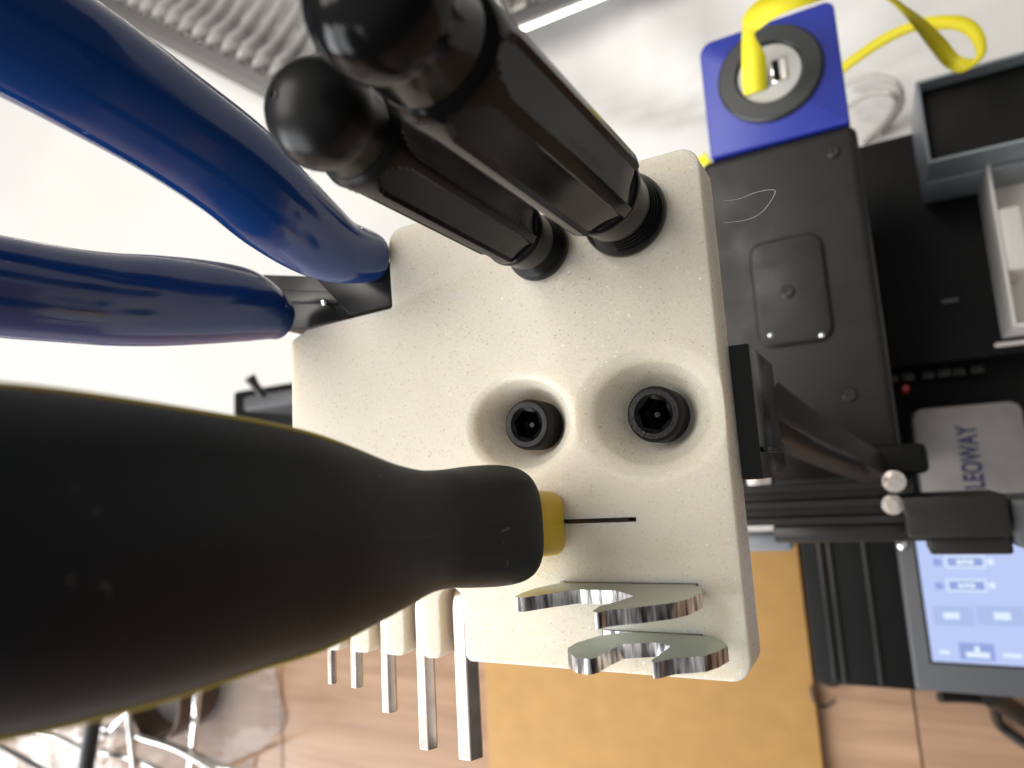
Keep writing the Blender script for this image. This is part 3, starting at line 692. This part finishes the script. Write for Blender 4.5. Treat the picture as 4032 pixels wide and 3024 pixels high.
for px, py, r, h in ((3520, 1895, .0030, .014), (3515, 1990, .0028, .008)):
    q = W(px, py, gz + .01); lathe('chrome_bolt', [(r, gz - .001), (r, gz + h * .5), (r * 1.18, gz + h * .5), (r * 1.18, gz + h * .8), (r * .7, gz + h * .82), (r * .65, gz + h)], q.x, q.y, MAT['nickel'], PR, n=24)
q = W(3490, 1800, gz); box('belt_block', q.x - .010, q.x + .012, q.y - .006, q.y + .004, gz - 0.02, gz + .006, MAT['dark'], PR, bev=0.002)
q = W(2990, 1925, gz + .004); box('belt_tensioner', q.x - .0045, q.x + .0045, gy1 + .0003, gy1 + .0085, gz - 0.006, gz + 0.003, MAT['nickel'], PR, bev=0.0012)
q = W(3010, 2132, gz - .03); box('rail_clip', q.x - .010, q.x + .010, q.y - .004, q.y + .003, gz - .045, gz - 0.03, MAT['grey_tray'], PR, bev=0.0015)
# belt and its wider twin: solid tubes standing in for a slanting reflection
tube('reflection_strip', [W(2990, 1600, .33), W(3180, 1720, .325), W(3450, 1850, .305)], [.010, .008, .006], MAT['psu'], PR, n=4)
tube('reflection_band', [W(2990, 1640, .36), W(3200, 1755, .34), W(3470, 1870, .302)], [.0045, .0030, .002], MAT['psu'], PR, n=6)
# left end of the gantry seen past the holder
q0 = W(955, 1620, .16); q1 = W(1135, 1535, .16)
box('gantry_motor', q0.x, q1.x + .05, q0.y, q1.y, 0.10, 0.16, MAT['bezel'], PR, bev=0.003)
q = W(1020, 1535, .16); tube('motor_lug', [(q.x + .004, q.y - .006, .158), (q.x + .003, q.y + .002, .166), (q.x, q.y + .010, .170)], [.004, .0035, .005], MAT['cable'], PR, n=8)
q0 = W(775, 1700, .14); q1 = W(1120, 1612, .14)
box('motor_mount', q0.x, q1.x + .05, q0.y - .06, q0.y + .042, 0.004, 0.0995, MAT['dark'], PR, bev=0.004)

# touch screen
st = W(3615, 2135, BT)
SC = bpy.data.objects.new('touch_screen', None)
tilt = Matrix.Rotation(math.radians(0), 3, 'X')
z_s = 0.104
l0 = W(3540, 2155, z_s); l1 = W(3592, 2708, z_s)
bzx0 = (l0.x + l1.x) / 2; bzy0 = W(3800, 2735, z_s).y; bzy1 = W(3620, 2060, z_s).y
scr = box('screen_housing', bzx0, bzx0 + 0.125, bzy0, bzy1, 0.088, z_s, MAT['bezel'], PR, bev=0.002, seg=3)
s0 = W(3660, 2602, z_s); s1 = W(3612, 2100, z_s); sx0 = (s0.x + s1.x) / 2; sy0, sy1 = s0.y, s1.y; sx1 = sx0 + 0.098
box('screen_border', sx0 - .0014, sx1 + .0014, sy0 - .0014, sy1 + .0014, z_s + .00005, z_s + 0.0004, MAT['dark'], scr, bev=0)
E_bg = emis('screen_blue', (0.46, 0.56, 0.88), 1.05); E_hi = emis('screen_white', (0.75, 0.88, 1.0), 1.0); E_mid = emis('screen_mid', (0.30, 0.40, 0.80), 0.9); E_card = emis('screen_card', (0.42, 0.53, 0.86), 0.95); E_red = emis('screen_pink', (0.50, 0.59, 0.90), 1.0)
box('display', sx0, sx1, sy0, sy1, z_s + .0005, z_s + 0.0008, E_bg, scr, bev=0)
zz = z_s + 0.0009
def ui(x0, y0, x1, y1, m, lvl=0, name='screen_graphic'):
    a_, b2 = W(x0, y1, zz), W(x1, y0, zz); box(name, a_.x, b2.x, a_.y, b2.y, zz + lvl * .00012, zz + lvl * .00012 + .0001, m, scr, bev=0)
for (x0, y0, x1, y1) in ((3725, 2188, 3875, 2236), (3732, 2282, 3882, 2328)):
    ui(x0, y0, x1, y1, E_hi, 0); ui(x0 + 7, y0 + 7, x1 - 7, y1 - 7, E_mid, 1); ui(x0 + 42, y0 + 16, x0 + 62, y1 - 14, E_hi, 2); ui(x0 + 68, y0 + 14, x0 + 82, y1 - 16, E_hi, 2); ui(x0 + 88, y0 + 16, x0 + 106, y1 - 14, E_hi, 2)
    ui(x1 + 14, y0 + 12, x1 + 36, y1 - 12, E_hi, 0); ui(x0 - 48, y0 + 12, x0 - 20, y1 - 8, E_mid, 0); ui(x1 + 70, y0 + 10, x1 + 108, y1 - 10, E_red, 0)
ui(3680, 2390, 3830, 2460, E_card); ui(3850, 2390, 4032, 2460, E_card); ui(3716, 2412, 3776, 2436, E_hi, 1); ui(3916, 2412, 3978, 2440, E_hi, 1)
ui(3782, 2536, 3912, 2596, E_mid); ui(3806, 2570, 3896, 2588, E_hi, 1); ui(3838, 2545, 3856, 2566, E_hi, 1); ui(3700, 2562, 3740, 2574, E_hi); ui(3952, 2576, 4024, 2588, E_hi)
q = W(3548, 2145, z_s); lathe('screw', [(.0028, z_s - .001), (.0028, z_s + .002), (.0015, z_s + .003)], q.x + 0.001, q.y, MAT['chrome'], scr, n=16)

# silver label card lying on the bed
lz = 0.122
c0 = W(3632, 1935, lz); c1 = W(4020, 1575, lz)
SL = thing('label_card', ((c0.x + c1.x) / 2, (c0.y + c1.y) / 2, .0862), 'silver rounded block with navy lettering beside the printer carriage', 'block')
bm = prism_bm(round_poly([(c0.x, c0.y - .02), (c1.x, c0.y - .02), (c1.x, c1.y), (c0.x, c1.y)], .006, 6), 0.0865, lz, bev=0.001, seg=2); frombm('body', bm, MAT['silver_label'], SL, smooth=40)
def text(s, size, m, parent, loc, rot, ext=0.0001, bold=0.0):
    cu = bpy.data.curves.new('lettering', 'FONT'); cu.body = s; cu.size = size; cu.extrude = ext; cu.offset = bold; cu.space_character = 1.05
    o = bpy.data.objects.new('lettering', cu); COL.objects.link(o); bpy.context.view_layer.update()
    me_ = bpy.data.meshes.new_from_object(o.evaluated_get(bpy.context.evaluated_depsgraph_get())); bpy.data.objects.remove(o)
    me_.transform(Matrix.Translation(loc) @ Matrix.Rotation(rot, 4, 'Z') @ Matrix.Diagonal((0.62, 1, 1, 1)))
    return wrap('lettering', me_, m, parent, 0)
tl = W(3878, 1925, lz)
text('LEOWAY', 0.0130, MAT['navy_ink'], SL, (tl.x, tl.y, lz + .0002), math.radians(90), bold=0.0003)

# grey box with a black sunken top, white bin, white strip
tz = 0.178
GT = thing('grey_box', (0.09, 0.2, 0.12), 'blue-grey plastic box with sunken black top standing at the back of the printer bed', 'box')
o0 = W(3650, 645, tz); o1 = W(3607, 320, tz); gx0_ = (o0.x + o1.x) / 2; gy0_, gy1_ = o0.y, o1.y
wl = 0.0016; ge = gx0_ + 0.14
box('front_wall', gx0_, ge, gy0_, gy0_ + wl, 0.1203, tz, MAT['grey_tray'], GT, bev=0.0004)
box('front_ledge', gx0_ + .0003, ge, gy0_ - .0022, gy0_ - .0001, 0.1203, tz - 0.024, MAT['grey_tray'], GT, bev=0.0008)
box('back_wall', gx0_, ge, gy1_ - wl, gy1_, 0.1203, tz, MAT['grey_tray'], GT, bev=0.0004)
box('side_wall', gx0_, gx0_ + wl, gy0_ + wl + .0001, gy1_ - wl - .0001, 0.1203, tz, MAT['grey_tray'], GT, bev=0.0004)
box('side_wall', ge - wl, ge, gy0_ + wl + .0001, gy1_ - wl - .0001, 0.1203, tz, MAT['grey_tray'], GT, bev=0.0004)
box('sunken_top', gx0_ + wl + .0001, ge - wl - .0001, gy0_ + wl + .0001, gy1_ - wl - .0001, 0.1203, tz - 0.010, MAT['dark'], GT, bev=0.0003)
wz = 0.157
WB = thing('white_bin', (0.085, 0.12, 0.12), 'open white plastic bin with notched tab inside on the printer bed', 'bin')
o0 = W(3958, 1292, wz); o1 = W(3903, 590, wz); wx0 = (o0.x + o1.x) / 2; wy0, wy1 = o0.y, o1.y; we = wx0 + 0.075; wl = 0.0017
box('floor_panel', wx0, we, wy0, wy1, 0.1203, 0.1225, MAT['white_pl'], WB, bev=0.0004)
box('side_wall', wx0, wx0 + wl, wy0, wy1, 0.1227, wz, MAT['white_pl'], WB, bev=0.0005)
box('side_wall', we - wl, we, wy0, wy1, 0.1227, wz, MAT['white_pl'], WB, bev=0.0005)
box('end_wall', wx0 + wl + .0001, we - wl - .0001, wy0, wy0 + wl, 0.1227, wz - .0003, MAT['white_pl'], WB, bev=0.0005)
box('end_wall', wx0 + wl + .0001, we - wl - .0001, wy1 - wl, wy1, 0.1227, wz - .0003, MAT['white_pl'], WB, bev=0.0005)
t0 = W(3935, 1070, wz); t1 = W(4018, 800, wz)
box('tab', wx0 + wl + .0001, t1.x, t0.y, t1.y, 0.1227, wz - 0.0015, MAT['white_pl'], WB, bev=0.0015)
q0 = W(3918, 1365, .124); q1 = W(4032, 1335, .124)
tag(box('white_strip', q0.x, q0.x + .06, q0.y, q1.y, 0.0868, 0.124, MAT['white_pl'], bev=0.0012), 'narrow white plastic strip beside the end of the white bin', 'strip')

# ================================================================== fibreboard on the floor
m0 = W(3163, 2150, .013); m1 = W(3215, 3024, .013); mx1 = (m0.x + m1.x) / 2; mx0 = W(1915, 2800, .013).x
tag(box('fibreboard', mx0, mx1, -0.62, YE - 0.004, 0.0006, 0.013, MAT['mdf'], bev=0.0006), 'tan fibreboard panel lying on the floor beside the printer', 'board')
tag(tube('power_cable', catmull([(W(3700, 2745, .05).x, W(3700, 2745, .05).y, .05), tuple(W(3890, 2760, .03)), tuple(W(3935, 2850, .008)), tuple(W(4000, 2905, .005)), tuple(W(4100, 2960, .005)), tuple(W(4300, 3000, .005))], 6), .0032, MAT['cable'], n=10), 'black cable curving on the floor under the touch screen', 'cable')
tag(tube('signal_cable', catmull([tuple(W(3900, 2740, .05)), tuple(W(3980, 2790, .03)), tuple(W(4080, 2850, .01)), tuple(W(4250, 2930, .008))], 6), .0062, MAT['cable'], n=10), 'thick black cable end under the touch screen', 'cable')
q = W(3230, 2745, .006)
tag(tube('thin_wire', catmull([tuple(W(3190, 2700, .015)), tuple(W(3205, 2760, .0145)), tuple(W(3245, 2785, .0022)), tuple(W(3285, 2760, .0022))], 5), .0010, MAT['brown'], n=6), 'thin brown wire looping by the printer foot', 'wire')

# ================================================================== foil tray on the sheet
fz = 0.045
fa, fb, fc, fd = W(300, -6, fz), W(1235, 478, fz), W(2100, 100, fz), W(2350, 0, fz)
dirL = (W(600, 150, fz) - W(1080, 400, fz)).normalized(); corner = W(1215, 470, fz)
yR = W(2220, 52, fz).y
s = (yR - corner.y) / dirL.y if abs(dirL.y) > 1e-6 else 0
c2 = W(1080, 400, fz) + dirL * ((yR - W(1080, 400, fz).y) / dirL.y)
loop = [(c2.x, yR), (fd.x + 0.05, yR), (fd.x + 0.17, yR + 0.12), (fd.x + 0.17, yR + 0.42), (c2.x + dirL.x * .55, yR + 0.62), (c2.x + dirL.x * .55, yR + dirL.y * .55)]
rp = round_poly(loop, [0.10, 0.05, 0.05, 0.06, 0.06, 0.06], 14)
# resample evenly
def resample(poly, step):
    out = []; k = len(poly); carry = 0
    for i in range(k):
        a_, b2 = Vector(poly[i]), Vector(poly[(i + 1) % k]); L_ = (b2 - a_).length
        if L_ < 1e-9: continue
        t_ = carry
        while t_ < L_: out.append(a_ + (b2 - a_) * (t_ / L_)); t_ += step
        carry = t_ - L_
    return out
rs = resample(rp, 0.0026); N = len(rs)
nrm = []
for i in range(N):
    t_ = (rs[(i + 3) % N] - rs[i - 3]).normalized(); nrm.append(Vector((-t_.y, t_.x)))
ctr = sum(rs, Vector((0, 0))) / N
if sum((ctr - rs[i]).dot(nrm[i]) for i in range(N)) < 0: nrm = [-v for v in nrm]
cols = [(0, fz - .004, 0), (-.002, fz, 0), (.004, fz + .002, 0), (.009, fz, 0), (.020, fz - .001, 0), (.024, fz - .003, 0), (.030, fz - .008, .4), (.046, fz - .016, 1), (.062, fz - .026, 1), (.085, fz - .032, 1), (.115, fz - .034, .9), (.135, fz - .035, .3), (.145, fz - .035, 0)]
rings = []
nr = round(N * 0.0026 / 0.034)
for off, z_, am in cols:
    rings.append([(rs[i].x + nrm[i].x * off, rs[i].y + nrm[i].y * off, z_ + am * .0115 * math.sin(2 * math.pi * nr * i / N + off * 14)) for i in range(N)])
FT = thing('foil_tray', (ctr.x, ctr.y, 0.006), 'ribbed aluminium foil tray lying on the white sheet', 'tray')
loft('rim_and_wall', rings, MAT['foil'], FT, caps=False, smooth=80)
fpl = [(rs[i].x + nrm[i].x * .1455, rs[i].y + nrm[i].y * .1455) for i in range(N)][::6]
frombm('base_sheet', prism_bm(fpl, fz - .0365, fz - .0352), MAT['foil'], FT)

# ================================================================== clutter near the window: clear bag, pot, rod, wires
def wob(a, s): return noise.noise(Vector(a) * s)
bm = bmesh.new(); c = W(520, 2960, 0.03); g = []
NX, NY = 70, 60
cx0, cx1, cy0, cy1 = W(0, 2900, 0.02).x - 0.25, W(960, 2900, .02).x, -0.75, YE - .04
for j in range(NY + 1):
    row = []
    for i in range(NX + 1):
        u, v = i / NX, j / NY; x = cx0 + (cx1 - cx0) * u; y = cy0 + (cy1 - cy0) * v
        e = min(1, 6 * min(u, 1 - u, v, 1 - v))
        z = .003 + e * (.025 + .03 * abs(wob((x, y, .2), 9)) + .012 * abs(wob((x, y, .7), 24)) + .02 * wob((x, y, 2), 4))
        row.append(bm.verts.new((x + .012 * wob((x, y, 5), 8) + (u ** 3) * (.05 * wob((0, y, 3), 7) + .04 * wob((0, y, 9), 19)), y + .012 * wob((x, y, 7), 8), max(z, .002))))
    g.append(row)
for j in range(NY):
    for i in range(NX): bm.faces.new((g[j][i], g[j][i + 1], g[j + 1][i + 1], g[j + 1][i]))
tag(frombm('plastic_bag', bm, MAT['clear'], smooth=80), 'crumpled clear plastic bag on the floor in the window light', 'plastic bag')
q = W(735, 2720, .03)
BP = lathe('cup', [(.028, .0005), (.036, .004), (.041, .03), (.043, .07), (.0405, .0705), (.038, .03), (.033, .008), (.0002, .006)], q.x, q.y, MAT['brown'], n=40, caps=False); tag(BP, 'dark brown cup standing by the clear plastic bag', 'cup')
RK = thing('wire_rack', tuple(W(600, 2980, 0.002)), 'chrome wire rack lying over the clear plastic bag by the window', 'wire rack')
for pp in [[(400, 2860, .07), (640, 2925, .07), (900, 3030, .07), (1000, 3075, .06)], [(560, 2905, .08), (700, 2950, .08), (840, 3030, .08)], [(400, 2960, .07), (520, 2985, .07), (640, 3040, .07)], [(500, 2780, .08), (515, 2880, .08), (530, 3030, .075)], [(500, 2790, .08), (430, 2880, .08), (400, 2900, .07)], [(785, 2660, .09), (772, 2790, .09), (765, 2860, .08), (750, 3040, .07)], [(-20, 2880, .1), (120, 2860, .1), (330, 2950, .09)]]:
    tube('wire', catmull([tuple(W(*p)) for p in pp], 5), .0036, MAT['chrome'], RK, n=8)
for pp in [(600, 2915, .079), (885, 3025, .069), (430, 2965, .069)]:
    p_ = W(*pp); tube('leg', [(p_.x, p_.y, .003), (p_.x, p_.y, pp[2] + .001)], .003, MAT['chrome'], RK, n=8)
r0, r1_ = W(378, 2770, .09), W(335, 3040, .09)
tag(tube('rod', [r0 + (r0 - r1_) * .35, r0, r1_, r1_ + (r1_ - r0) * .8], .0085, MAT['cable'], n=14), 'straight black rod lying across the clear plastic bag', 'rod')
tag(tube('thin_wire', catmull([tuple(W(-30, 2920, .10)), tuple(W(70, 2975, .10)), tuple(W(170, 3030, .09)), tuple(W(260, 3080, .08))], 5), .0028, MAT['cable'], n=8), 'black wire curving beside the straight rod over the bag', 'wire')

# clear tubing bundled behind the bed
MAT['tubing'] = mat('milky_tubing', (0.62, 0.60, 0.57), rough=0.2, spec=0.6, trans=0.35)
for k, pp in enumerate([[(3340, 420, .02), (3420, 372, .05), (3500, 365, .06), (3530, 400, .05), (3490, 470, .03), (3400, 560, .012)], [(3340, 330, .02), (3430, 300, .04), (3530, 330, .05), (3545, 420, .03), (3470, 520, .012)]]):
    tag(tube('tubing', catmull([tuple(W(*p)) for p in pp], 6), .0022, MAT['tubing'], n=10), ['milky tubing loop nearer the blue cap behind the bed', 'milky tubing loop nearer the grey box behind the bed'][k], 'tubing')
